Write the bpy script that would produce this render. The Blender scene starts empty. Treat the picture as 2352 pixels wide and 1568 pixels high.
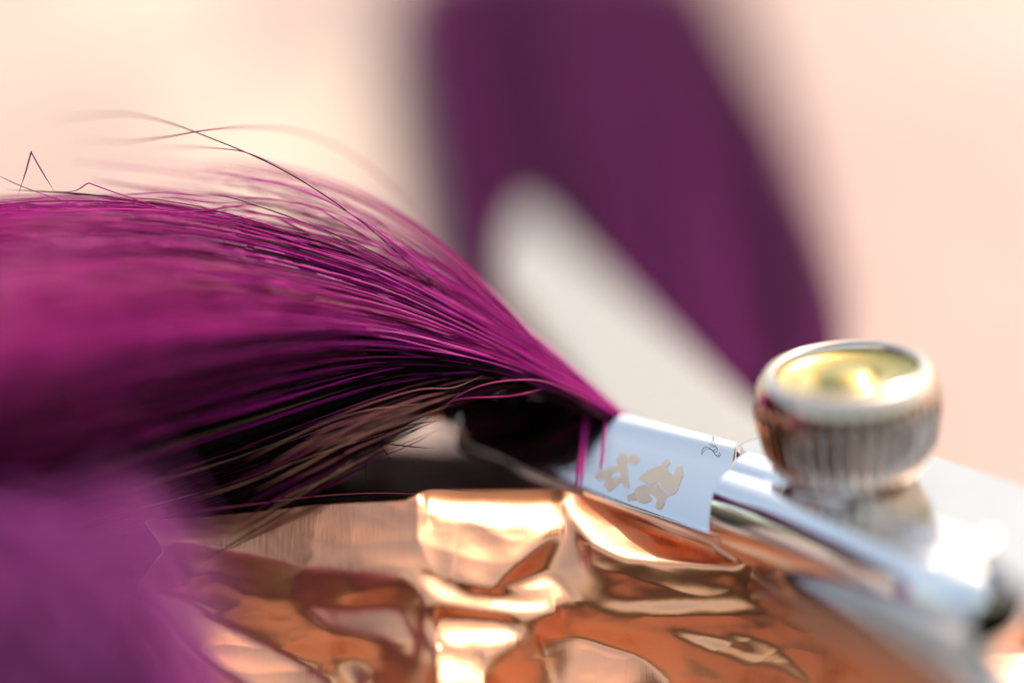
import bpy, bmesh, math, random
import numpy as np
from mathutils import Vector, noise
from mathutils.bvhtree import BVHTree
rad = math.radians
random.seed(4); rng = np.random.default_rng(4)
scene = bpy.context.scene
COL = scene.collection

# ------------------------------------------------------------------ camera (1 unit = 1 cm)
scene.unit_settings.scale_length = 0.01
D = 13.333; ELEV = rad(20.0)
F = np.array([0.0, 0.0, 1.75])
R_ = np.array([1.0, 0, 0]); FW = np.array([0, math.cos(ELEV), -math.sin(ELEV)]); UP = np.array([0, math.sin(ELEV), math.cos(ELEV)])
CAMP = F - FW * D
cd = bpy.data.cameras.new('camera'); cam = bpy.data.objects.new('camera', cd); COL.objects.link(cam)
cam.location = CAMP; cam.rotation_euler = (math.pi/2 - ELEV, 0, 0)
cd.lens = 100; cd.sensor_width = 36; cd.clip_start = 0.5; cd.clip_end = 5000
cd.dof.use_dof = True; cd.dof.focus_distance = D
cd.dof.aperture_fstop = 0.054          # an entrance pupil about 1.9 units (19 mm) tall
cd.dof.aperture_ratio = 1.65
scene.camera = cam

# ------------------------------------------------------------------ world, sun, exposure
SUN_EL = rad(60); SUN_AZ = rad(50)    # clockwise from +Y (away from the camera)
SUN = np.array([math.sin(SUN_AZ)*math.cos(SUN_EL), math.cos(SUN_AZ)*math.cos(SUN_EL), math.sin(SUN_EL)])
w = bpy.data.worlds.new('World'); scene.world = w; w.use_nodes = True
nt = w.node_tree; bg = nt.nodes['Background']
sky = nt.nodes.new('ShaderNodeTexSky'); sky.sky_type = 'NISHITA'; sky.sun_disc = False
sky.sun_elevation = SUN_EL; sky.sun_rotation = SUN_AZ; sky.dust_density = 3.5; sky.air_density = 1.0; sky.ozone_density = 1.0
wb = nt.nodes.new('ShaderNodeMix'); wb.data_type = 'RGBA'; wb.blend_type = 'MULTIPLY'; wb.inputs[0].default_value = 1
wb.inputs[7].default_value = (1.25, 1.09, 0.84, 1)      # the photograph's warm white balance
nt.links.new(sky.outputs[0], wb.inputs[6]); nt.links.new(wb.outputs[2], bg.inputs[0]); bg.inputs[1].default_value = 0.15
sl = bpy.data.lights.new('sun', 'SUN'); sl.energy = 2.0; sl.angle = rad(0.53); sl.color = (1.0, 0.88, 0.76)
so = bpy.data.objects.new('sun', sl); COL.objects.link(so); so.location = SUN*50
so.rotation_euler = Vector(SUN).to_track_quat('Z', 'Y').to_euler()
vs = scene.view_settings; vs.view_transform = 'Standard'; vs.look = 'None'; vs.gamma = 1.0; vs.exposure = 1.22
cy = scene.cycles
cy.max_bounces = 9; cy.diffuse_bounces = 4; cy.glossy_bounces = 7; cy.transmission_bounces = 4
cy.caustics_reflective = True; cy.sample_clamp_indirect = 6.0; cy.blur_glossy = 0.3
cy.use_denoising = True

# ------------------------------------------------------------------ helpers
PXS = 4.8 / 2352.0
def P(px, py, d=0.0):
    k = (D + d) / D * PXS
    return CAMP + FW*(D + d) + R_*((px - 1176)*k) + UP*((784 - py)*k)
def ray(px, py):
    v = FW*D + R_*((px-1176)*PXS) + UP*((784-py)*PXS)
    return v / np.linalg.norm(v)
def on_plane(px, py, q, n):
    r = ray(px, py); t = np.dot(q - CAMP, n) / np.dot(r, n)
    return CAMP + r*t
def tag(o, label=None, cat=None, group=None, kind=None):
    if label: o['label'] = label
    if cat: o['category'] = cat
    if group: o['group'] = group
    if kind: o['kind'] = kind
    return o
def link(name, me, mat=None, parent=None):
    o = bpy.data.objects.new(name, me); COL.objects.link(o)
    if mat and me is not None: me.materials.append(mat)
    if parent:
        o.parent = parent
        o.location = -Vector(parent.location)
    return o
def empty(name, loc):
    o = bpy.data.objects.new(name, None); COL.objects.link(o); o.location = loc; o.empty_display_size = 0.2; return o
def mesh_np(name, V, Fq, smooth=True, attr=None):
    V = np.asarray(V, dtype=np.float32); Fq = np.asarray(Fq, dtype=np.int32)
    me = bpy.data.meshes.new(name); n = Fq.shape[1]
    me.vertices.add(len(V)); me.vertices.foreach_set('co', V.ravel())
    me.loops.add(Fq.size); me.loops.foreach_set('vertex_index', Fq.ravel())
    me.polygons.add(len(Fq)); me.polygons.foreach_set('loop_start', np.arange(0, Fq.size, n, dtype=np.int32))
    me.update(calc_edges=True); me.validate()
    me.polygons.foreach_set('use_smooth', np.full(len(me.polygons), smooth))
    if attr is not None:
        a = me.attributes.new('strand', 'FLOAT', 'POINT'); a.data.foreach_set('value', np.asarray(attr, dtype=np.float32))
    return me
def mesh_py(name, V, Fs, smooth=False):
    me = bpy.data.meshes.new(name); me.from_pydata([tuple(map(float, v)) for v in V], [], Fs); me.validate(); me.update()
    if smooth: me.polygons.foreach_set('use_smooth', [True]*len(me.polygons))
    return me
def smooth_curve(pts, n):
    """Catmull-Rom resampling of an (k,dim) control polyline to n points"""
    pts = np.asarray(pts, float); k = len(pts)
    e = np.vstack([2*pts[0]-pts[1], pts, 2*pts[-1]-pts[-2]])
    t = np.linspace(0, k-1-1e-6, n); i = t.astype(int); f = (t - i)[:, None]
    p0, p1, p2, p3 = e[i], e[i+1], e[i+2], e[i+3]
    return 0.5*((2*p1) + (-p0+p2)*f + (2*p0-5*p1+4*p2-p3)*f**2 + (-p0+3*p1-3*p2+p3)*f**3)

# ------------------------------------------------------------------ materials
def mat(name):
    m = bpy.data.materials.new(name); m.use_nodes = True
    return m, m.node_tree, m.node_tree.nodes['Principled BSDF']
def ramp(nt, stops):
    r = nt.nodes.new('ShaderNodeValToRGB'); cr = r.color_ramp
    while len(cr.elements) < len(stops): cr.elements.new(0.5)
    for e, (p, c) in zip(cr.elements, stops): e.position = p; e.color = (*c, 1)
    return r
def m_steel(name, col, rough):
    m, nt, b = mat(name); b.inputs['Base Color'].default_value = (*col, 1); b.inputs['Metallic'].default_value = 1
    tc = nt.nodes.new('ShaderNodeTexCoord'); n = nt.nodes.new('ShaderNodeTexNoise'); n.inputs['Scale'].default_value = 9; n.inputs['Detail'].default_value = 6
    mr = nt.nodes.new('ShaderNodeMapRange'); mr.inputs[3].default_value = rough*0.7; mr.inputs[4].default_value = rough*1.4
    mp = nt.nodes.new('ShaderNodeMapping'); mp.inputs['Scale'].default_value = (9, 70, 40); mp.inputs['Rotation'].default_value = (0, 0, rad(35))
    n3 = nt.nodes.new('ShaderNodeTexNoise'); n3.inputs['Scale'].default_value = 1.0; n3.inputs['Detail'].default_value = 5
    nt.links.new(tc.outputs['Object'], mp.inputs[0]); nt.links.new(mp.outputs[0], n3.inputs['Vector'])
    bq = nt.nodes.new('ShaderNodeBump'); bq.inputs['Strength'].default_value = 0.10; bq.inputs['Distance'].default_value = 0.003
    nt.links.new(n3.outputs['Fac'], bq.inputs['Height']); nt.links.new(bq.outputs[0], b.inputs['Normal'])
    nt.links.new(tc.outputs['Object'], n.inputs['Vector']); nt.links.new(n.outputs['Fac'], mr.inputs[0]); nt.links.new(mr.outputs[0], b.inputs['Roughness'])
    return m
STEEL = m_steel('polished_steel', (0.89, 0.90, 0.91), 0.10)
STEEL2 = m_steel('turned_steel_foil_tint', (0.62, 0.52, 0.45), 0.15)  # base warmed so the copper reflected on the screw sits in its colour
SATIN = m_steel('satin_steel', (0.50, 0.485, 0.47), 0.20)
SATIN2 = m_steel('brushed_steel', (0.47, 0.41, 0.355), 0.24)
GOLD = m_steel('gold_plate', (0.50, 0.40, 0.15), 0.24)
m, nt_, b = mat('etched_steel'); b.inputs['Base Color'].default_value = (0.42, 0.39, 0.36, 1); b.inputs['Metallic'].default_value = 0.6; b.inputs['Roughness'].default_value = 0.55
n = nt_.nodes.new('ShaderNodeTexNoise'); n.inputs['Scale'].default_value = 160
bp = nt_.nodes.new('ShaderNodeBump'); bp.inputs['Strength'].default_value = 0.5; bp.inputs['Distance'].default_value = 0.002
nt_.links.new(n.outputs['Fac'], bp.inputs['Height']); nt_.links.new(bp.outputs[0], b.inputs['Normal'])
ETCH = m
m, nt_, b = mat('lint'); b.inputs['Base Color'].default_value = (0.05, 0.055, 0.06, 1); b.inputs['Roughness'].default_value = 0.8; LINT = m

# copper foil with fine rolling lines
m, nt_, b = mat('copper_foil'); FOIL = m
b.inputs['Metallic'].default_value = 1; b.inputs['Base Color'].default_value = (0.89, 0.42, 0.245, 1); b.inputs['Roughness'].default_value = 0.31
tc = nt_.nodes.new('ShaderNodeTexCoord'); mp = nt_.nodes.new('ShaderNodeMapping')
mp.inputs['Scale'].default_value = (110, 6, 6); mp.inputs['Rotation'].default_value = (0, 0, rad(8))
n1 = nt_.nodes.new('ShaderNodeTexNoise'); n1.inputs['Scale'].default_value = 1.0; n1.inputs['Detail'].default_value = 4
nt_.links.new(tc.outputs['Object'], mp.inputs[0]); nt_.links.new(mp.outputs[0], n1.inputs['Vector'])
bp = nt_.nodes.new('ShaderNodeBump'); bp.inputs['Strength'].default_value = 0.4; bp.inputs['Distance'].default_value = 0.002
nt_.links.new(n1.outputs['Fac'], bp.inputs['Height'])
n2 = nt_.nodes.new('ShaderNodeTexNoise'); n2.inputs['Scale'].default_value = 3; n2.inputs['Detail'].default_value = 1
nt_.links.new(tc.outputs['Object'], n2.inputs['Vector'])
bp2 = nt_.nodes.new('ShaderNodeBump'); bp2.inputs['Strength'].default_value = 0.05; bp2.inputs['Distance'].default_value = 0.01
nt_.links.new(n2.outputs['Fac'], bp2.inputs['Height']); nt_.links.new(bp.outputs[0], bp2.inputs['Normal']); nt_.links.new(bp2.outputs[0], b.inputs['Normal'])

# dyed hair: each strand has its own shade
def m_hair(name, stops, transl=0.30, rough=0.36, spec=0.2):
    m, nt, b = mat(name)
    a = nt.nodes.new('ShaderNodeAttribute'); a.attribute_name = 'strand'
    r = ramp(nt, stops); r.color_ramp.interpolation = 'LINEAR'
    nt.links.new(a.outputs['Fac'], r.inputs[0]); nt.links.new(r.outputs[0], b.inputs['Base Color'])
    b.inputs['Roughness'].default_value = rough; b.inputs['Specular IOR Level'].default_value = 0.55
    b.inputs['Specular IOR Level'].default_value = spec
    ms = nt.nodes.new('ShaderNodeMapRange'); ms.inputs[1].default_value = .13; ms.inputs[2].default_value = .17; ms.inputs[3].default_value = spec*.3; ms.inputs[4].default_value = spec
    nt.links.new(a.outputs['Fac'], ms.inputs[0]); nt.links.new(ms.outputs[0], b.inputs['Specular IOR Level'])
    t = nt.nodes.new('ShaderNodeBsdfTranslucent'); nt.links.new(r.outputs[0], t.inputs[0])
    mx = nt.nodes.new('ShaderNodeMixShader'); mx.inputs[0].default_value = transl
    nt.links.new(b.outputs[0], mx.inputs[1]); nt.links.new(t.outputs[0], mx.inputs[2])
    nt.links.new(mx.outputs[0], nt.nodes['Material Output'].inputs[0])
    return m
HAIR = m_hair('magenta_hair', [(0.0, (0.006, 0.006, 0.004)), (0.10, (0.010, 0.005, 0.005)), (0.16, (0.10, 0.001, 0.045)), (0.45, (0.34, 0.008, 0.175)), (0.75, (0.49, 0.014, 0.33)), (0.92, (0.50, 0.03, 0.22)), (1.0, (0.30, 0.18, 0.09))])  # tan end of the ramp paints warm glints from the foil
HAIR3 = m_hair('skylit_hair', [(0.0, (0.16, 0.03, 0.13)), (0.4, (0.45, 0.075, 0.37)), (1.0, (0.60, 0.16, 0.54))], .4, .5, .15)  # the same hair with blue sky light painted into its colour
HAIR2 = m_hair('violet_hair', [(0.0, (0.018, 0.004, 0.016)), (0.25, (0.05, 0.006, 0.042)), (0.6, (0.12, 0.010, 0.10)), (1.0, (0.20, 0.016, 0.17))], .4, .55, .04)

# tabletop: pink stone paper; cream patches of sunlight are painted into its colour
m, nt_, b = mat('pink_top_sun_patches'); TABLE = m
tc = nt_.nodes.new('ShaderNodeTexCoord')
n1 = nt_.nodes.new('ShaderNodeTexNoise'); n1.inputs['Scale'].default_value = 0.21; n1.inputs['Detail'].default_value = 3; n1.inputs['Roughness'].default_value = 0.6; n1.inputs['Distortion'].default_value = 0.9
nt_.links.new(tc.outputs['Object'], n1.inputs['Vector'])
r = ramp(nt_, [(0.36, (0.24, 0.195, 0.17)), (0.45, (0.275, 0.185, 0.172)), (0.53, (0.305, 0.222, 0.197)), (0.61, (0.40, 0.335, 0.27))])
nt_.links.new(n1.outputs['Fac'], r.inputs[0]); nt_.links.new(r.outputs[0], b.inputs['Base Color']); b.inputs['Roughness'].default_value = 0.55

# ------------------------------------------------------------------ tabletop (the surface everything lies on)
V = [(-70, -1.5, 0), (70, -1.5, 0), (70, 110, 0), (-70, 110, 0)]; V += [(x, y, -2.5) for x, y, _ in V]  # front edge, out of view, cut short so reflections fall dark
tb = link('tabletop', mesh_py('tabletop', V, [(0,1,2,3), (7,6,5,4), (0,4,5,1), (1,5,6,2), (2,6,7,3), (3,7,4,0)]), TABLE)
tag(tb, 'pink tabletop with painted cream sun patches under the foil and hair', 'table', kind='structure')

# ------------------------------------------------------------------ copper foil (normals laid out facet by facet, integrated to a sheet)
GS = 4.0
GX = np.arange(120, 2581, GS); GY = np.arange(1050, 1901, GS)
nx, ny = len(GX), len(GY)
MX, MY = np.meshgrid(GX, GY)
YT = np.interp(GX, [120,325,430,560,650,720,800,860,930,962,985,1290,1330,1700,2200,2580], [1200,1194,1187,1176,1166,1158,1154,1152,1148,1130,1122,1122,1135,1255,1400,1400])
MY = MY + (YT[None]-1050.0)*np.clip((1520.0-MY)/470.0, 0, 1)
def inpoly(poly, X, Y):
    c = np.zeros(X.shape, bool); k = len(poly)
    for i in range(k):
        x1, y1 = poly[i]; x2, y2 = poly[(i+1) % k]
        if y1 == y2: continue
        t = ((y1 > Y) != (y2 > Y)) & (X < (x2-x1)*(Y-y1)/(y2-y1)+x1)
        c ^= t
    return c
def nrm(tau, lx=0.0):
    v = np.array([lx, -math.sin(rad(tau))*math.sqrt(max(0, 1-lx*lx)), math.cos(rad(tau))*math.sqrt(max(0, 1-lx*lx))]); return v
H_ = np.array([0, -math.cos(ELEV), math.sin(ELEV)]) + SUN; H_ /= np.linalg.norm(H_)
SUNG = H_
facets = [  # polygon in the picture of the sheet, facing
 ([(120,1050),(2580,1050),(2580,1300),(1700,1290),(1330,1180),(1300,1140),(300,1170)], nrm(4, 0)),
 ([(300,1180),(720,1150),(960,1140),(960,1240),(990,1300),(930,1312),(730,1292),(560,1255),(370,1245)], nrm(42, -.40)),
 ([(370,1232),(560,1250),(730,1288),(930,1308),(900,1325),(700,1312),(520,1275)], nrm(62, .12)),
 ([(370,1250),(560,1268),(730,1312),(930,1322),(930,1348),(800,1380),(620,1376),(480,1330)], nrm(91, .0)),
 ([(480,1340),(620,1376),(800,1380),(930,1350),(900,1400),(780,1412),(560,1400)], nrm(103, -.15)),
 ([(780,1375),(930,1330),(960,1340),(940,1405),(880,1412)], nrm(110, .35)),
 ([(930,1308),(1000,1326),(1080,1366),(1270,1380),(1275,1408),(1200,1413),(1090,1400),(1010,1384),(960,1344)], SUNG),
 ([(940,1120),(970,1120),(985,1240),(960,1240)], nrm(40, -.5)),
 ([(985,1150),(1290,1160),(1290,1218),(1150,1215),(985,1195)], SUNG),
 ([(960,1050),(1300,1080),(1300,1160),(960,1150)], nrm(5, 0)),
 ([(985,1195),(1060,1208),(1030,1330),(960,1300)], nrm(44, -.25)),
 ([(1060,1214),(1270,1220),(1190,1290),(1130,1350),(1040,1330)], nrm(40, .10)),
 ([(1280,1215),(1300,1250),(1250,1310),(1135,1350),(1195,1285)], nrm(106, .45)),
 ([(1140,1350),(1260,1310),(1300,1345),(1330,1385),(1270,1380)], nrm(40, .05)),
 ([(1285,1205),(1320,1230),(1400,1290),(1420,1380),(1340,1375),(1295,1300)], nrm(74, -.3)),
 ([(1310,1170),(1480,1230),(1700,1290),(1690,1308),(1450,1290),(1340,1240)], nrm(12, .1)),
 ([(1420,1280),(1690,1305),(1700,1325),(1540,1322),(1400,1310)], nrm(80, .1)),
 ([(1390,1310),(1480,1290),(1520,1350),(1440,1378),(1400,1370)], nrm(92, -.1)),
 ([(1500,1325),(1720,1325),(1720,1368),(1500,1368)], nrm(92, .1)),
 ([(1340,1382),(1700,1368),(1740,1398),(1400,1405)], nrm(70, -.22)),
 ([(1330,1405),(1740,1400),(1760,1440),(1500,1450),(1340,1430)], nrm(92, .12)),
 ([(1010,1387),(1090,1404),(1260,1420),(1250,1440),(1130,1425),(1000,1402)], nrm(106, .25)),
 ([(1010,1420),(1130,1425),(1190,1440),(1180,1480),(1080,1500),(1005,1480)], SUNG),
 ([(940,1400),(1000,1400),(1005,1480),(990,1520),(930,1470)], nrm(108, -.3)),
 ([(700,1395),(930,1400),(940,1470),(760,1450)], nrm(58, .20)),
 ([(540,1400),(700,1400),(760,1455),(940,1480),(1000,1568),(1000,1640),(800,1640),(680,1500)], nrm(99, -.15)),
 ([(1000,1490),(1100,1500),(1130,1600),(1060,1640),(1010,1600)], SUNG),
 ([(1240,1470),(1330,1465),(1480,1510),(1560,1600),(1600,1640),(1300,1640),(1270,1560)], nrm(46, .12)),
 ([(1100,1500),(1240,1470),(1280,1570),(1280,1640),(1120,1640)], nrm(106, .30)),
 ([(1250,1440),(1500,1455),(1760,1560),(1880,1640),(1620,1640),(1500,1510),(1330,1462)], nrm(105, -.2)),
 ([(1500,1450),(1760,1440),(1840,1520),(1760,1555)], nrm(106, .1)),
 ([(1600,1480),(1700,1500),(1840,1570),(1820,1590),(1700,1530)], nrm(92, .1)),
 ([(1760,1440),(1900,1560),(2000,1640),(1880,1640),(1770,1560)], nrm(108, .3)),
 ([(1520,1446),(1640,1462),(1800,1530),(1780,1536),(1640,1490)], nrm(68, .1)),
 ([(1480,1420),(1740,1412),(1760,1426),(1500,1436)], nrm(106, .1)),
 ([(1560,1500),(1700,1560),(1790,1640),(1740,1640),(1620,1560)], nrm(84, -.1)),
 ([(1660,1450),(1760,1470),(1880,1570),(1860,1580),(1740,1500)], nrm(76, .2)),
 ([(1380,1458),(1480,1478),(1620,1560),(1590,1565),(1470,1495)], nrm(92, -.1)),
 ([(1420,1340),(1500,1352),(1700,1352),(1700,1362),(1500,1364)], nrm(74, -.1)),
 ([(350,1360),(420,1370),(560,1460),(760,1550),(820,1640),(680,1640),(540,1560),(420,1480)], nrm(46, -.05)),
 ([(250,1490),(300,1500),(380,1600),(420,1640),(300,1640)], nrm(46, -.1)),
 ([(770,1510),(850,1520),(850,1580),(760,1570)], nrm(55, .1)),
 ([(2260,1380),(2580,1380),(2580,1500),(2240,1500)], nrm(92, .35)),
 ([(2260,1500),(2580,1500),(2580,1640),(2220,1640)], SUNG),
 ([(120,1640),(2580,1640),(2580,1900),(120,1900)], nrm(20, .0)),  # unseen apron toward the camera, added to bounce orange into the folds
]
TN = np.zeros((ny, nx, 3)); TN[:] = nrm(99, 0); WT = np.ones((ny, nx))
for poly, nv in facets:
    ip = inpoly(poly, MX, MY); TN[ip] = nv; WT[ip] = 8.0 if nv is SUNG else (3.0 if nv[1] > -.75 and nv[1] < -.4 else 1.0)
WS = np.where(WT > 7, 8.0, .22*WT); WS[inpoly(facets[1][0], MX, MY)] = 2.5; WX = .5*(WS[:, 1:]+WS[:, :-1]); WY = .5*(WT[1:]+WT[:-1])*1.6
def blur(a, r):
    k = np.exp(-0.5*(np.arange(-3*r, 3*r+1)/max(r, .01))**2); k /= k.sum()
    for ax in (0, 1):
        pad = [(0, 0)]*a.ndim; pad[ax] = (3*r, 3*r)
        b_ = np.pad(a, pad, mode='edge'); out = np.zeros_like(a)
        for i, kv in enumerate(k):
            sl_ = [slice(None)]*a.ndim; sl_[ax] = slice(i, i+a.shape[ax]); out += kv*b_[tuple(sl_)]
        a = out
    return a
TN = blur(TN, 3)
TN /= np.linalg.norm(TN, axis=2, keepdims=True)
nf = TN @ FW; nr = TN @ R_; nu = TN @ UP
nf = np.minimum(nf, -0.22)
gx = np.clip(-nr/nf, -2.4, 2.4)*PXS; gy = np.clip(nu/nf, -2.4, 2.4)*PXS
gxm = 0.5*(gx[:, 1:]+gx[:, :-1])*GS + 0.5*(gy[:, 1:]+gy[:, :-1])*(MY[:, 1:]-MY[:, :-1]); gym = 0.5*(gy[1:]+gy[:-1])*(MY[1:]-MY[:-1])
anch = [(720,1230,0.0), (1100,1190,0.05), (1150,1450,-.15), (1550,1280,.25), (1650,1480,0.05), (1900,1600,.0), (2350,1550,-.55), (500,1560,-.75), (150,1650,-.9), (1000,1070,.35), (1800,1300,.25), (2300,1350,-.1)]
AW = np.zeros((ny, nx)); AV = np.zeros((ny, nx))
for ax_, ay_, av_ in anch:
    i = int(round((ay_-1050)/GS)); j = int(round((ax_-120)/GS)); AW += .00006*np.exp(-((MX-ax_)**2+(MY-ay_)**2)/(2*90**2)); AV += av_*.00006*np.exp(-((MX-ax_)**2+(MY-ay_)**2)/(2*90**2))
AV /= AW+1e-12; AW += 1e-7
def Aop(z):
    dx = WX*(z[:, 1:]-z[:, :-1]); dy = WY*(z[1:]-z[:-1]); o = AW*z
    o[:, 1:] += dx; o[:, :-1] -= dx; o[1:] += dy; o[:-1] -= dy
    return o
rhs = AW*AV
gxm = gxm*WX; gym = gym*WY
rhs[:, 1:] += gxm; rhs[:, :-1] -= gxm; rhs[1:] += gym; rhs[:-1] -= gym
z = np.zeros((ny, nx)); r0 = rhs - Aop(z); p = r0.copy(); rs = (r0*r0).sum()
for _ in range(2200):
    Ap = Aop(p); a_ = rs/(p*Ap).sum(); z += a_*p; r0 -= a_*Ap; rn = (r0*r0).sum()
    if rn < 1e-12: break
    p = r0 + rn/rs*p; rs = rn
for i in range(ny):
    for j in range(nx):
        x, y = GX[j], MY[i, j]
        z[i, j] += 0.014*abs(noise.noise((x*.006, y*.012, 1.3))) + 0.0028*abs(noise.noise((x*.012, y*.024, 7.7)))
outline = [(340,1000),(2600,1000),(2600,1720),(2100,1800),(1700,1901),(700,1901),(480,1760),(250,1660),(119,1640),(200,1500),(290,1370),(372,1262),(352,1232),(326,1196)]
keep = inpoly(outline, MX, MY)
k_ = (D+z)/D*PXS
PV = CAMP[None, None] + FW*(D+z)[..., None] + R_*((MX-1176)*k_)[..., None] + UP*((784-MY)*k_)[..., None]
PV[..., 2] = np.maximum(PV[..., 2], 0.03)
idx = np.arange(nx*ny).reshape(ny, nx)
q = np.stack([idx[:-1, :-1], idx[1:, :-1], idx[1:, 1:], idx[:-1, 1:]], -1)
kq = keep[:-1, :-1] & keep[1:, :-1] & keep[1:, 1:] & keep[:-1, 1:]
q = q[kq]
ed_ = np.concatenate([q[:, [0, 1]], q[:, [1, 2]], q[:, [2, 3]], q[:, [3, 0]]]); es = np.sort(ed_, 1)
ue, cnt = np.unique(es, axis=0, return_counts=True); be = ue[cnt == 1]
PF = PV.reshape(-1, 3).copy()
for _ in range(12):                        # even out the cut edge of the sheet
    acc = np.zeros_like(PF); cn = np.zeros(len(PF))
    np.add.at(acc, be[:, 0], PF[be[:, 1]]); np.add.at(acc, be[:, 1], PF[be[:, 0]]); np.add.at(cn, be.ravel(), 1)
    bi = cn > 0; PF[bi] = .5*PF[bi] + .5*acc[bi]/cn[bi][:, None]
used = np.unique(q); remap = -np.ones(nx*ny, int); remap[used] = np.arange(len(used))
fo = link('copper_foil', mesh_np('copper_foil', PF[used], remap[q]), FOIL)
sm = fo.modifiers.new('thickness', 'SOLIDIFY'); sm.thickness = 0.004; sm.offset = -1
tag(fo, 'crumpled copper foil sheet with bright sun glints below the blade', 'foil')

# ------------------------------------------------------------------ scissors
ZA = np.array([0, 0, 1.0])
Q0 = P(1690, 1020, 0.0)
def pl(px, py, h=0.0): return on_plane(px, py, Q0 + ZA*h, ZA)
sc_ = empty('scissors', tuple(pl(1965, 1075)))
tag(sc_, 'open polished steel hairdressing scissors with ribbed round pivot screw', 'scissors')
def sweep(name, path, profs, shear, material, parent, n=40, cap=True):
    """profile (outward, down) carried along a path lying in the scissors plane"""
    path = np.array(path); k = len(path)
    pp = smooth_curve(path, n); pr = np.stack([smooth_curve(np.array([pf[i] for pf in profs]), n) for i in range(len(profs[0]))], 1)
    sh = np.interp(np.linspace(0, 1, n), np.linspace(0, 1, k), shear)
    t = np.gradient(pp, axis=0); t /= np.linalg.norm(t, axis=1, keepdims=True)
    mdir = np.cross(t, ZA); mdir /= np.linalg.norm(mdir, axis=1, keepdims=True)
    m_ = pr.shape[1]; V = np.zeros((n, m_, 3))
    for j in range(m_):
        V[:, j] = pp + mdir*pr[:, j, :1] - ZA*pr[:, j, 1:2] + t*(sh*pr[:, j, 0])[:, None]
    Fs = []
    for i in range(n-1):
        for j in range(m_):
            a, b2 = i*m_+j, i*m_+(j+1) % m_
            Fs.append((a, b2, b2+m_, a+m_))
    if cap: Fs.append(tuple(range(m_))[::-1]); Fs.append(tuple((n-1)*m_+j for j in range(m_)))
    me = mesh_py(name, V.reshape(-1, 3), Fs, True)
    bm = bmesh.new(); bm.from_mesh(me); bmesh.ops.recalc_face_normals(bm, faces=bm.faces); bm.to_mesh(me); bm.free()
    me.set_sharp_from_angle(angle=rad(38))
    return link(name, me, material, parent)
def bevel_prof(L, th, f=1.0):
    # gently convex face, narrow lip on top, copper-facing chamfer below
    L2 = L*.93; L = L*1.15
    return [(-.03*f, .0), (0, 0), (.025*f, .012*f), (.10*L, .085*L2), (.30*L, .285*L2), (.5*L, .50*L2), (.7*L, .73*L2), (.86*L, .93*L2), (.93*L, 1.04*L2), (.955*L, 1.10*L2), (.955*L, 1.10*L2+.012), (.90*L, 1.10*L2+th*.5), (.80*L, 1.10*L2+th), (-.03*f, 1.10*L2+th)]
bp_ = [pl(985, 930), pl(1005, 893), pl(1060, 878), pl(1200, 903), pl(1380, 946), pl(1690, 1021)]
blade = sweep('blade', bp_, [bevel_prof(.06, .02, .3), bevel_prof(.14, .04, .6), bevel_prof(.20, .05), bevel_prof(.235, .06), bevel_prof(.275, .07), bevel_prof(.315, .09)], [.0, .0, .05, .1, .15, .35], STEEL, sc_, n=60)
tag(blade, 'engraved blade crossing below the magenta hair')
def shank_prof(f, g=1.0, e=1.0):
    p_ = [(-.06, .0), (0, 0), (.03*f, .004), (.055*f, .018), (.07*f, .034+.006*(1-g)), (.085*f, .048), (.11*f, .050), (.145*f, .058), (.18*f, .080), (.207*f, .118), (.228*f, .175), (.238*f, .25), (.235*f, .32), (.215*f, .37), (.18*f, .44), (.14*f, .46), (-.06, .46)]
    return [(o_, h_*e) for o_, h_ in p_]
sp = [pl(1702, 1046), pl(1830, 1085), pl(1990, 1143), pl(2130, 1205), pl(2190, 1231), pl(2225, 1243), pl(2255, 1246), pl(2278, 1238), pl(2290, 1222)]
shank = sweep('shank', sp, [shank_prof(1.0), shank_prof(1.05), shank_prof(1.15, .7), shank_prof(1.2, .4), shank_prof(1.18, .2), shank_prof(1.1, .2), shank_prof(1.0, .2, .97), shank_prof(.9, .2, .93), shank_prof(.85, .2, .9)], [0]*9, STEEL, sc_, n=120)
tag(shank, 'rounded shank with a broad white highlight')
def plate(name, pts, h0, thick, material, parent, bev=0.03, res=80):
    c = smooth_curve(np.array([pl(x, y, h0) for x, y in pts+pts[:1]]), res)[:-1]
    bm = bmesh.new(); top = [bm.verts.new(tuple(v)) for v in c]
    f = bm.faces.new(top); f.normal_update()
    if f.normal.z < 0: f.normal_flip()
    ext = bmesh.ops.extrude_face_region(bm, geom=[f]); vs_ = [g for g in ext['geom'] if isinstance(g, bmesh.types.BMVert)]
    bmesh.ops.translate(bm, vec=(0, 0, -thick), verts=vs_)
    bmesh.ops.recalc_face_normals(bm, faces=bm.faces)
    ed = [e for e in bm.edges if len(e.link_faces) == 2 and e.calc_face_angle() > rad(60)]
    bmesh.ops.bevel(bm, geom=ed, offset=bev, segments=4, profile=0.5, affect='EDGES')
    me = bpy.data.meshes.new(name); bm.to_mesh(me); bm.free()
    me.polygons.foreach_set('use_smooth', [len(p_.vertices) <= 4 for p_ in me.polygons])
    return link(name, me, material, parent)
plate('pivot_plate', [(1700,1040),(1692,1024),(1704,1012),(1760,994),(1850,975),(2000,985),(2130,1035),(2352,1110),(2650,1210),(2650,1500),(2480,1450),(2385,1385),(2330,1340),(2285,1300),(2250,1268),(2215,1238),(2130,1195),(1990,1133),(1830,1077)], -0.004, .10, SATIN, sc_, .03, 160)
rear = plate('blade', [(1150,545),(1180,505),(1245,505),(1370,608),(1485,708),(1650,855),(1715,912),(1800,985),(1780,1045),(1600,1050),(1420,965),(1325,855),(1205,705),(1148,612)], -0.47, .16, SATIN2, sc_, .03, 120)
tag(rear, 'plain second blade, far out of focus')
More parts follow.
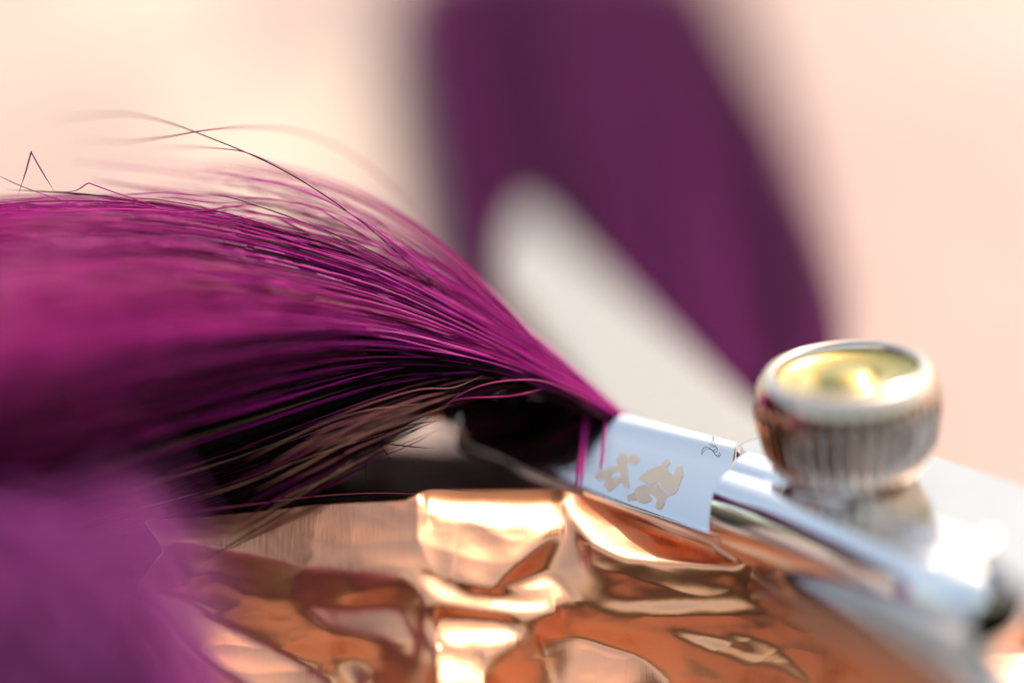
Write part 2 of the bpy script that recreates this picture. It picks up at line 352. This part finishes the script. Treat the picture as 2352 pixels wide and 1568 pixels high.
tail = plate('shank', [(1735,1300),(1800,1372),(1905,1468),(2010,1590),(2120,1740),(2230,1850),(2450,1850),(2340,1690),(2265,1560),(2200,1440),(2050,1310),(1900,1240),(1780,1250)], -0.47, .26, SATIN, sc_, .10, 140)
from mathutils import Matrix
ax0 = Vector(pl(1780, 1260, -.47)); ax1 = Vector(pl(2200, 1440, -.47))
tail.data.transform(Matrix.Translation(ax0) @ Matrix.Rotation(rad(-27), 4, (ax1-ax0).normalized()) @ Matrix.Translation(-ax0))
tag(tail, 'lower shank running out of the frame below the pivot')

# pivot screw: ribbed bowl, rounded rim, gold dish
ctr = pl(1956, 1083)
prof = [(.10, -.02), (.29, -.004), (.335, .022), (.365, .065), (.387, .12), (.402, .19), (.416, .26), (.427, .33), (.432, .375), (.428, .41), (.418, .44), (.400, .467), (.378, .484), (.358, .489), (.342, .484), (.334, .47), (.33, .45), (.325, .42), (.25, .40)]
NR = 38; seg = NR*8; V = []; Fs = []
for (r, h) in prof:
    rb = 0.022*max(0, min(1, (h-.06)/.06, (.37-h)/.05))
    for k in range(seg):
        a = 2*math.pi*k/seg; rr = r + (rb*math.cos(a*NR) if r > .3 and h < .38 else 0)
        V.append((rr*math.cos(a), rr*math.sin(a), h))
for i in range(len(prof)-1):
    for k in range(seg):
        a, b2 = i*seg+k, i*seg+(k+1) % seg; Fs.append((a, b2, b2+seg, a+seg))
def lathe_place(V):
    a = rad(-5.5); c, s = math.cos(a), math.sin(a)
    return [np.array([x*c+z_*s, y, (-x*s+z_*c)*1.09])*.965 + ctr for x, y, z_ in V]
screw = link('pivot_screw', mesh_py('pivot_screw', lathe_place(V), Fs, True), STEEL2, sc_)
tag(screw, 'ribbed steel screw with a gold dish on top')
dp = [(.327, .45), (.315, .438), (.27, .426), (.21, .422), (.16, .422), (.145, .43), (.13, .45), (.10, .468), (.05, .478), (.001, .48)]
V = []; Fs = []; seg = 96
for (r, h) in dp:
    for k in range(seg):
        a = 2*math.pi*k/seg; V.append((r*math.cos(a), r*math.sin(a), h))
for i in range(len(dp)-1):
    for k in range(seg):
        a, b2 = i*seg+k, i*seg+(k+1) % seg; Fs.append((a, b2, b2+seg, a+seg))
dish = link('dish', mesh_py('dish', lathe_place(V), Fs, True), GOLD, screw); dish.location = (0, 0, 0)
dish.matrix_parent_inverse = screw.matrix_basis.inverted()
dish.location = -Vector(sc_.location)

# engraved characters on the front blade
bpy.context.view_layer.update()
bvh = BVHTree.FromPolygons([v.co[:] for v in blade.data.vertices], [p.vertices[:] for p in blade.data.polygons])
def on_blade(px, py, lift=0.0015):
    hit, nn, _, _ = bvh.ray_cast(Vector(CAMP), Vector(ray(px, py)))
    if hit is None: hit = Vector(P(px, py, 0)); nn = Vector(-FW)
    if nn.dot(Vector(-FW)) < 0: nn = -nn
    return hit + nn*lift
def zc(X, Y): return ((1300+X/3.357)*.9408, (900+Y/3.357)*.9408)
def engraved(polys, holes=()):
    bm = bmesh.new()
    for poly in polys:
        fine = []
        for a_, b_ in zip(poly, list(poly[1:])+[poly[0]]):
            L_ = math.hypot(b_[0]-a_[0], b_[1]-a_[1]); nn_ = max(1, int(L_/9))
            for q_ in range(nn_):
                f_ = q_/nn_; j_ = 3.2 if 0 < q_ else 1.0
                fine.append((a_[0]+(b_[0]-a_[0])*f_+random.uniform(-j_, j_), a_[1]+(b_[1]-a_[1])*f_+random.uniform(-j_, j_)))
        px = [zc(*p_) for p_ in fine]
        vs_ = [bm.verts.new(on_blade(*p_)) for p_ in px]
        bm.faces.new(vs_)
    bmesh.ops.triangulate(bm, faces=bm.faces)
    me = bpy.data.meshes.new('engraved_character'); bm.to_mesh(me); bm.free()
    o = link('engraved_character', me, ETCH, blade); o.location = (0, 0, 0); return o
c1a = [(505,870),(540,850),(610,815),(660,800),(700,790),(690,740),(720,700),(760,690),(780,720),(770,790),(785,850),(785,900),(800,960),(790,980),(750,970),(735,935),(725,880),(715,845),(690,838),(650,860),(640,885),(600,905),(560,910),(515,900)]
c1b = [(645,888),(690,885),(722,885),(732,935),(705,945),(660,985),(625,1010),(605,985),(580,950),(605,908)]
dot = [(830+47*math.cos(a*.5236)+6*math.sin(a*2.1), 742+42*math.sin(a*.5236)) for a in range(12)]
engraved([c1a, c1b, dot])
c2a = [(870,905),(895,865),(960,825),(1040,795),(1075,765),(1110,735),(1130,760),(1100,810),(1130,850),(1158,880),(1172,830),(1190,800),(1225,795),(1240,870),(1210,940),(1190,1000),(1160,1030),(1120,1035),(1100,1005),(1060,985),(1050,955),(1030,920),(1000,940),(965,955),(925,940),(920,930),(885,915)]
c2b = [(835,1008),(845,975),(895,950),(925,948),(965,962),(1000,948),(1028,930),(1045,960),(1052,988),(1095,1012),(1115,1042),(1095,1060),(1085,1110),(1060,1150),(1030,1152),(1005,1130),(1020,1070),(1000,1040),(960,1012),(955,1035),(985,1065),(960,1090),(920,1105),(880,1095),(865,1075),(820,1080),(785,1085),(775,1035)]
engraved([c2a, c2b])

# ------------------------------------------------------------------ hair
def tubes(paths, radius, shade, sides=3, taper=True):
    """paths (n,k,3) -> one mesh of thin round strands"""
    n, k, _ = paths.shape
    t = np.gradient(paths, axis=1); t /= np.linalg.norm(t, axis=2, keepdims=True)+1e-9
    ref = np.array([0.1, 0.3, 0.95]); a = np.cross(t, ref); a /= np.linalg.norm(a, axis=2, keepdims=True)+1e-9
    b_ = np.cross(t, a)
    rr = radius[:, None]*np.ones((1, k))
    tt = np.linspace(0, 1, k)
    if taper == 2: rr = rr*(np.clip(tt*5+.08, 0, 1)*np.clip((1-tt)*5+.08, 0, 1))[None]
    elif taper: rr = rr*np.clip((1-tt)*8+.35, 0, 1)[None]
    ph = rng.uniform(0, 6.28, n)
    V = np.zeros((n, k, sides, 3))
    for s_ in range(sides):
        an = ph + 2*math.pi*s_/sides
        V[:, :, s_] = paths + (a*np.cos(an)[:, None, None] + b_*np.sin(an)[:, None, None])*rr[..., None]
    base = (np.arange(n)*k*sides)[:, None, None] + (np.arange(k-1)*sides)[None, :, None] + np.arange(sides)[None, None]
    nxt = (np.arange(n)*k*sides)[:, None, None] + (np.arange(k-1)*sides)[None, :, None] + ((np.arange(sides)+1) % sides)[None, None]
    Fq = np.stack([base, nxt, nxt+sides, base+sides], -1).reshape(-1, 4)
    return V.reshape(-1, 3), Fq, np.repeat(shade, k*sides)
def Pn(a):
    """(…,3) array of picture x, y and depth -> world"""
    k = (D + a[..., 2])/D*PXS
    return CAMP + FW*(D+a[..., 2])[..., None] + R_*((a[..., 0]-1176)*k)[..., None] + UP*((784-a[..., 1])*k)[..., None]
def fan(guides, n, k, spread, thick, rlo, rhi, wob=6.0, vpow=1.0):
    g = np.stack([smooth_curve(np.array(q_, float), k) for q_ in guides], 0)      # (G,k,3)
    G = len(g); v = rng.uniform(0, 1, n)**vpow*(G-1); i = np.minimum(v.astype(int), G-2); f = (v-i)[:, None, None]
    gg = np.vstack([2*g[:1]-g[1:2], g, 2*g[-1:]-g[-2:-1]])
    p0, p1, p2, p3 = gg[i], gg[i+1], gg[i+2], gg[i+3]
    a = 0.5*((2*p1)+(-p0+p2)*f+(2*p0-5*p1+4*p2-p3)*f**2+(-p0+3*p1-3*p2+p3)*f**3)
    u = np.linspace(0, 1, k)[None]
    sx = rng.normal(0, 1, (n, 1)); sy = rng.normal(0, 1, (n, 1)); sd = rng.uniform(0, 1, (n, 1))
    open_ = .12 + .88*np.clip(u*1.6, 0, 1)
    w1 = rng.uniform(.6, 2.2, (n, 1)); p1_ = rng.uniform(0, 6.28, (n, 1)); w2 = rng.uniform(2, 5, (n, 1)); p2_ = rng.uniform(0, 6.28, (n, 1))
    a = a.copy()
    a[..., 1] += sy*spread*open_*(.7+1.1*u) + wob*open_*(np.sin(u*6.28*w1+p1_)*1.3 + .35*np.sin(u*6.28*w2+p2_))
    a[..., 0] += sx*spread*.5*open_
    a[..., 2] += sd*thick*(.25+.75*np.clip(u*2, 0, 1)) + .03*open_*np.sin(u*6.28*w1*.8+p2_)
    fan.v = v/(G-1)
    return Pn(a), rng.uniform(rlo, rhi, n)
lock = empty('hair_lock', tuple(P(1420, 950, .3)))
tag(lock, 'magenta dyed hair lock arching from the left into the scissors', 'hair lock')
guides = [
 [(1440,955,.40),(1300,862,.30),(1120,745,.18),(860,615,.06),(450,520,.0),(120,500,.0),(-260,520,.0)],
 [(1440,957,.38),(1290,868,.26),(1100,762,.12),(830,640,.0),(450,545,-.15),(100,540,-.5),(-260,570,-.7)],
 [(1430,958,.36),(1280,876,.22),(1090,792,.06),(810,712,-.15),(420,680,-.75),(60,700,-1.5),(-260,720,-1.8)],
 [(1420,958,.34),(1270,884,.2),(1080,822,.02),(800,780,-.15),(420,820,-.8),(60,890,-1.6),(-260,940,-2.0)],
 [(1400,958,.32),(1265,890,.2),(1090,846,.06),(850,860,.0),(480,960,-.3),(120,1060,-.75),(-260,1130,-1.0)],
 [(1370,955,.30),(1260,892,.22),(1120,868,.12),(920,920,.08),(560,1060,.0),(200,1160,-.25),(-260,1250,-.4)],
 [(1350,952,.30),(1250,893,.25),(1130,880,.2),(950,955,.2),(640,1110,.15),(330,1190,.05),(-260,1330,.0)],
]
parts = []
pa, ra = fan(guides, 4200, 28, 11, .75, .0030, .0048, 6)
sh = rng.beta(3.2, 2.4, 4200)*.78+.14; dk = rng.uniform(0, 1, 4200); nat_shade = dk < .10+.84*np.clip((fan.v-.46)/.24, 0, 1); sh[nat_shade] = rng.uniform(0, .13, nat_shade.sum());  # lower strands: dark natural hair, with the underside's shade painted in
sh[dk > .97] = rng.uniform(.93, 1, (dk > .97).sum())
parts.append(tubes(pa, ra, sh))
# under layer, passing behind and below the front blade
ug = [[(1500,1000,.9),(1300,1035,1.2),(1050,1040,1.35),(800,1035,1.2),(450,1080,.6),(0,1160,.1),(-260,1210,.0)],
      [(1500,1060,.9),(1300,1085,1.05),(1050,1100,1.1),(800,1130,.9),(450,1190,.45),(0,1300,.0),(-260,1380,.0)],
      [(1500,1120,.8),(1300,1150,.85),(1050,1165,.85),(800,1190,.65),(450,1270,.3),(0,1440,.0),(-260,1560,-.1)]]
pa, ra = fan(ug, 3200, 18, 12, .5, .005, .008, 6)
sh = rng.beta(2.5, 3, 3200)*.6+.14; nat_shade = rng.uniform(0, 1, 3200) < .985; sh[nat_shade] = rng.uniform(0, .13, nat_shade.sum())  # nearly all natural-dark strands, carrying the shade under the lock in their colour
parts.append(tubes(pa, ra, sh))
# blurred tress hanging nearest the camera at the lower left
g2 = [[(-300,1130,-1.5),(0,1220,-1.6),(200,1360,-1.8),(310,1490,-2.0),(400,1640,-2.1),(520,1880,-2.1)],
      [(-350,1260,-1.6),(-100,1350,-1.8),(90,1470,-2.1),(200,1590,-2.2),(280,1740,-2.2),(330,1880,-2.2)],
      [(-420,1480,-1.7),(-220,1530,-1.9),(-60,1630,-2.1),(40,1730,-2.3),(100,1830,-2.3),(150,1930,-2.3)]]
pa, ra = fan(g2, 1100, 18, 135, .7, .004, .006, 14)
v_, f_, a_ = tubes(pa, ra, rng.uniform(0, 1, 1100))
ht = link('hair_mass', mesh_np('hair_mass', v_, f_, True, a_), HAIR3, lock); ht['kind'] = 'stuff'; ht['label'] = 'soft tress hanging nearest the camera, sky light painted in as mauve'
off = 0; VV = []; FF = []; SS = []
for v_, f_, s_ in parts:
    VV.append(v_); FF.append(f_+off); SS.append(s_); off += len(v_)
hm = link('hair_mass', mesh_np('hair_mass', np.vstack(VV), np.vstack(FF), True, np.concatenate(SS)), HAIR, lock); hm['kind'] = 'stuff'
# single strands that stand clear of the lock
stray = [
 ([(90,285,.55),(180,268,.45),(290,262,.30),(380,280,.15),(470,312,.05),(600,366,.0),(720,432,.0),(850,525,.05),(980,640,.12),(1120,755,.2)], .05),
 ([(160,318,.5),(280,326,.3),(380,315,.12),(470,300,.05),(560,293,.2),(680,302,.4),(800,352,.55),(920,450,.6),(1060,600,.5)], .42),
 ([(280,345,.5),(420,338,.25),(500,341,.08),(570,352,.0),(660,392,.12),(760,450,.3),(900,560,.4)], .55),
 ([(-20,396,-.02),(60,432,.0),(150,462,.05),(260,490,.1)], .6),
 ([(40,452,.12),(58,398,.05),(71,352,.03),(72,350,.03),(74,354,.03),(98,396,.0),(126,442,.02)], .4),
 ([(118,441,.02),(170,439,.0),(198,423,.0),(206,421,.0),(214,424,.0),(258,440,.0),(320,461,.02),(420,500,.05),(500,530,.1)], .6),
 ([(-20,462,.0),(80,474,.0),(180,482,.02),(300,500,.05)], .62),
 ([(-20,498,.0),(60,480,.0),(140,468,.0),(220,462,.1)], .6),
 ([(-20,520,-.05),(60,498,.0),(160,480,.05),(280,474,.15)], .45),
 ([(420,440,.25),(520,452,.05),(640,490,.0),(760,535,.0),(900,600,.05),(1040,690,.12)], .04),
 ([(380,470,.2),(500,500,.02),(640,532,.0),(780,570,.02),(950,650,.1)], .03),
 ([(470,455,.15),(600,476,.0),(740,530,-.02),(880,610,.0),(1000,680,.1)], .30),
 ([(400,400,.5),(560,410,.3),(700,440,.1),(820,500,.02),(960,600,.1),(1100,720,.2)], .7),
 ([(360,420,.6),(520,425,.4),(680,460,.2),(820,530,.05),(980,640,.1)], .8),
 ([(600,420,.5),(760,470,.4),(900,550,.3),(1040,660,.3),(1200,790,.35)], .7),
 ([(700,460,.6),(850,530,.5),(1000,640,.45),(1160,770,.4)], .85),
 ([(520,560,-.05),(548,536,-.03),(570,520,-.02),(600,508,.05)], .05),
 ([(410,622,-.12),(450,600,-.1),(470,578,-.08)], .1),
 ([(1010,945,.1),(1050,910,.05),(1110,884,.02),(1180,873,.05),(1250,876,.1),(1320,905,.2),(1380,940,.28)], .93),
 ([(1015,930,.08),(1060,915,.05),(1120,912,.04),(1180,908,.06),(1250,893,.12)], .92),
 ([(700,985,-.1),(840,930,-.1),(960,895,-.06),(1040,890,-.02),(1110,862,.02)], .97),
 ([(560,1060,-.2),(700,990,-.12),(830,945,-.08),(980,925,-.02)], .98),
 ([(430,1150,-.25),(560,1110,-.15),(680,1060,-.1),(800,1020,-.05),(900,990,.0)], .99),
 ([(400,1178,-.2),(560,1160,-.1),(720,1140,-.05),(860,1132,.0),(1000,1135,.02)], .95),
 ([(640,1170,-.1),(720,1150,-.08),(860,1145,.0),(1010,1138,.05),(1150,1150,.1)], .06),
 ([(720,1080,-.05),(800,1040,-.04),(880,1000,-.02),(960,955,.0),(1060,930,.03)], .05),
 ([(740,1045,-.05),(830,1010,-.04),(920,980,-.02),(1010,965,.0)], .03),
 ([(815,965,-.05),(850,1000,-.04),(900,1020,-.03),(1000,1030,.0)], .05),
 ([(860,950,-.05),(870,1010,-.05),(900,1060,-.03)], .02),
 ([(840,1100,-.05),(845,1050,-.05),(880,1000,-.05),(930,950,-.03)], .02),
]
for i in range(46):                         # short crossing ends along the top of the lock
    x0 = random.uniform(-150, 420); y0 = 478+.10*max(0, x0-100)+random.gauss(4, 25); L_ = random.uniform(160, 520); L_ = min(L_, 600-x0); sl_ = random.gauss(.10, .09); bw = random.gauss(0, 14)
    d0 = random.gauss(.02, .12); d1 = random.gauss(.05, .15)
    stray.append(([(x0+L_*f_, y0+sl_*L_*f_+bw*math.sin(3.14*f_)+random.gauss(0, 2.5), d0+(d1-d0)*f_) for f_ in (0, .25, .5, .75, 1)], random.choice([.2, .4, .5, .6, .7, .75, .8, .05])))
for i in range(30):                         # black ends under the arch, and tan ones painting the foil's glints
    v_ = random.uniform(0, 1); x1 = random.uniform(820, 1080); x0 = x1-random.uniform(180, 480)
    ya = lambda x: 905+95*v_+(1000-x)*(.30+.16*v_)+30*((1000-x)/400)**2
    stray.append(([(x, ya(x)+random.gauss(0, 4), -.12-.0004*(1000-x)*(1-v_)) for x in np.linspace(x0, x1, 5)], random.choice([.97, .98, .99, 1.0, .05, .03, .2])))
for i in range(26):                         # fine wisps fanning out above the lock
    e_ = random.uniform(0, 1); dd = random.uniform(.1, .8); x9 = random.uniform(100, 700)
    top = np.array([[1330,890,.4],[1150,750-70*e_,.3],[950,612-115*e_,.25],[750,515-120*e_,.2],[520,462-115*e_,.2],[260,445-100*e_,.3]])
    pth_ = smooth_curve(top, 30); kk = int(random.uniform(14, 30)); pth_[:, 2] += (dd-.2)*np.linspace(0, 1, 30); pth_[:, 1] += random.gauss(0, 8)*np.linspace(0, 1, 30)
    stray.append((pth_[:kk].tolist(), random.choice([.3, .45, .6, .7, .8, .93])))
for c_, s_ in stray:
    pth = smooth_curve(np.array(c_, float), 40)[None]
    v_, f_, a_ = tubes(Pn(pth), np.array([random.uniform(.0022, .0042)]), np.array([s_]), 5, 2)
    link('strand', mesh_np('strand', v_, f_, True, a_), HAIR, lock)
g3, rr3 = fan([[(1400,930,.42),(1200,745,.35),(980,580,.25),(760,470,.2),(520,420,.3),(250,400,.5)],
          [(1420,940,.40),(1220,790,.25),(1000,650,.1),(760,540,.02),(480,470,.05),(150,440,.1)],
          [(1420,945,.38),(1200,810,.15),(950,680,.0),(700,590,-.02),(400,530,.0),(100,480,.05)]], 48, 40, 16, .35, .003, .0044, 9)
ks = rng.integers(26, 41, 48); s3 = rng.beta(3, 2, 48)*.7+.18; s3[rng.uniform(0, 1, 48) < .16] = .04
for i in range(48):
    v_, f_, a_ = tubes(g3[i:i+1, :ks[i]], rr3[i:i+1], s3[i:i+1], 4, True)
    link('strand', mesh_np('strand', v_, f_, True, a_), HAIR, lock)

# strands laid on the blade's left end, standing in for the hair's reflected stripes
bpy.context.view_layer.update()
for (x0, x1, w_, s_) in ((1350, 1328, 7, .86), (1392, 1372, 3, .9)):
    for i in range(4 if w_ > 5 else 1):
        o_ = random.uniform(-w_, w_); yy = np.linspace(950, 1128 if w_ > 5 else 1085, 14)
        pth = np.array([np.array(on_blade(x0+(x1-x0)*(y-950)/178+o_+random.gauss(0, .5), y+.01, .008)) for y in yy])[None]
        v_, f_, a_ = tubes(pth, np.array([.0042]), np.array([s_+random.uniform(-.05, .05)]), 4, 2)
        link('strand', mesh_np('strand', v_, f_, True, a_), HAIR, lock)

# second lock lying behind on the tabletop
TBZ = np.array([0, 0, 0.0])
def tp(px, py): return on_plane(px, py, np.array([0, 0, 0.34]), ZA)
c = smooth_curve(np.array([tp(1560, 1010), tp(1525, 860), tp(1495, 700), tp(1435, 420), tp(1380, 220), tp(1305, 0), tp(1270, -180)]), 20)
lat = np.gradient(c, axis=0); lat = np.cross(lat, ZA); lat /= np.linalg.norm(lat, axis=1, keepdims=True)
nb = 2600; ang = rng.uniform(0, 6.283, nb); rr = np.sqrt(rng.uniform(.15, 1, nb))
u = np.linspace(0, 1, 20); Wd = np.interp(u, [0, .2, .5, .75, 1], [.84, 1.06, 1.30, 1.48, 1.52])
ph = rng.uniform(0, 6.28, (nb, 1)); wf = rng.uniform(.5, 1.5, (nb, 1))
offl = (rr*np.cos(ang))[:, None]*Wd[None] + .06*np.sin(wf*6.28*u[None]+ph)
offz = (rr*np.sin(ang))[:, None]*.33 + .03*np.cos(wf*6.28*u[None]+ph)
pb = c[None] + lat[None]*offl[..., None] + ZA*offz[..., None]
back = empty('hair_lock', tuple(c[0])); tag(back, 'dark violet hair lock lying blurred behind the scissors', 'hair lock')
clump = .5+.15*np.sin(ang*5+1.0)+.14*np.sin(ang*11+2.0)*rr
pb[:, :, :] += (lat[None]*(.10*rng.normal(0, 1, nb)*(rr > .93))[:, None, None]*u[None, :, None])
v_, f_, a_ = tubes(pb, rng.uniform(.008, .014, nb), np.clip(clump+rng.normal(0, .16, nb), 0, 1))
hb = link('hair_mass', mesh_np('hair_mass', v_, f_, True, a_), HAIR2, back); hb['kind'] = 'stuff'

# ------------------------------------------------------------------ lint on the blade
def fibre(lines):
    off = 0; VV = []; FF = []
    for ln in lines:
        q_ = smooth_curve(np.array([zc(*p_) for p_ in ln]), 24)
        pth = np.array([np.array(on_blade(x, y, .004+.006*abs(math.sin(i*.35)))) for i, (x, y) in enumerate(q_)])[None]
        v_, f_, _ = tubes(pth, np.array([.0016]), np.array([0.]), 4, False); VV.append(v_); FF.append(f_+off); off += len(v_)
    return mesh_np('lint_fibre', np.vstack(VV), np.vstack(FF))
lf = link('lint_fibre', fibre([[(1385,700),(1400,665),(1430,648),(1465,660),(1482,678),(1505,668),(1512,645),(1490,628),(1450,622)], [(1480,670),(1500,705),(1525,716),(1540,690)], [(1463,590),(1478,572),(1490,590)]]), LINT)
tag(lf, 'tiny curled dark lint fibre stuck on the blade edge', 'lint')
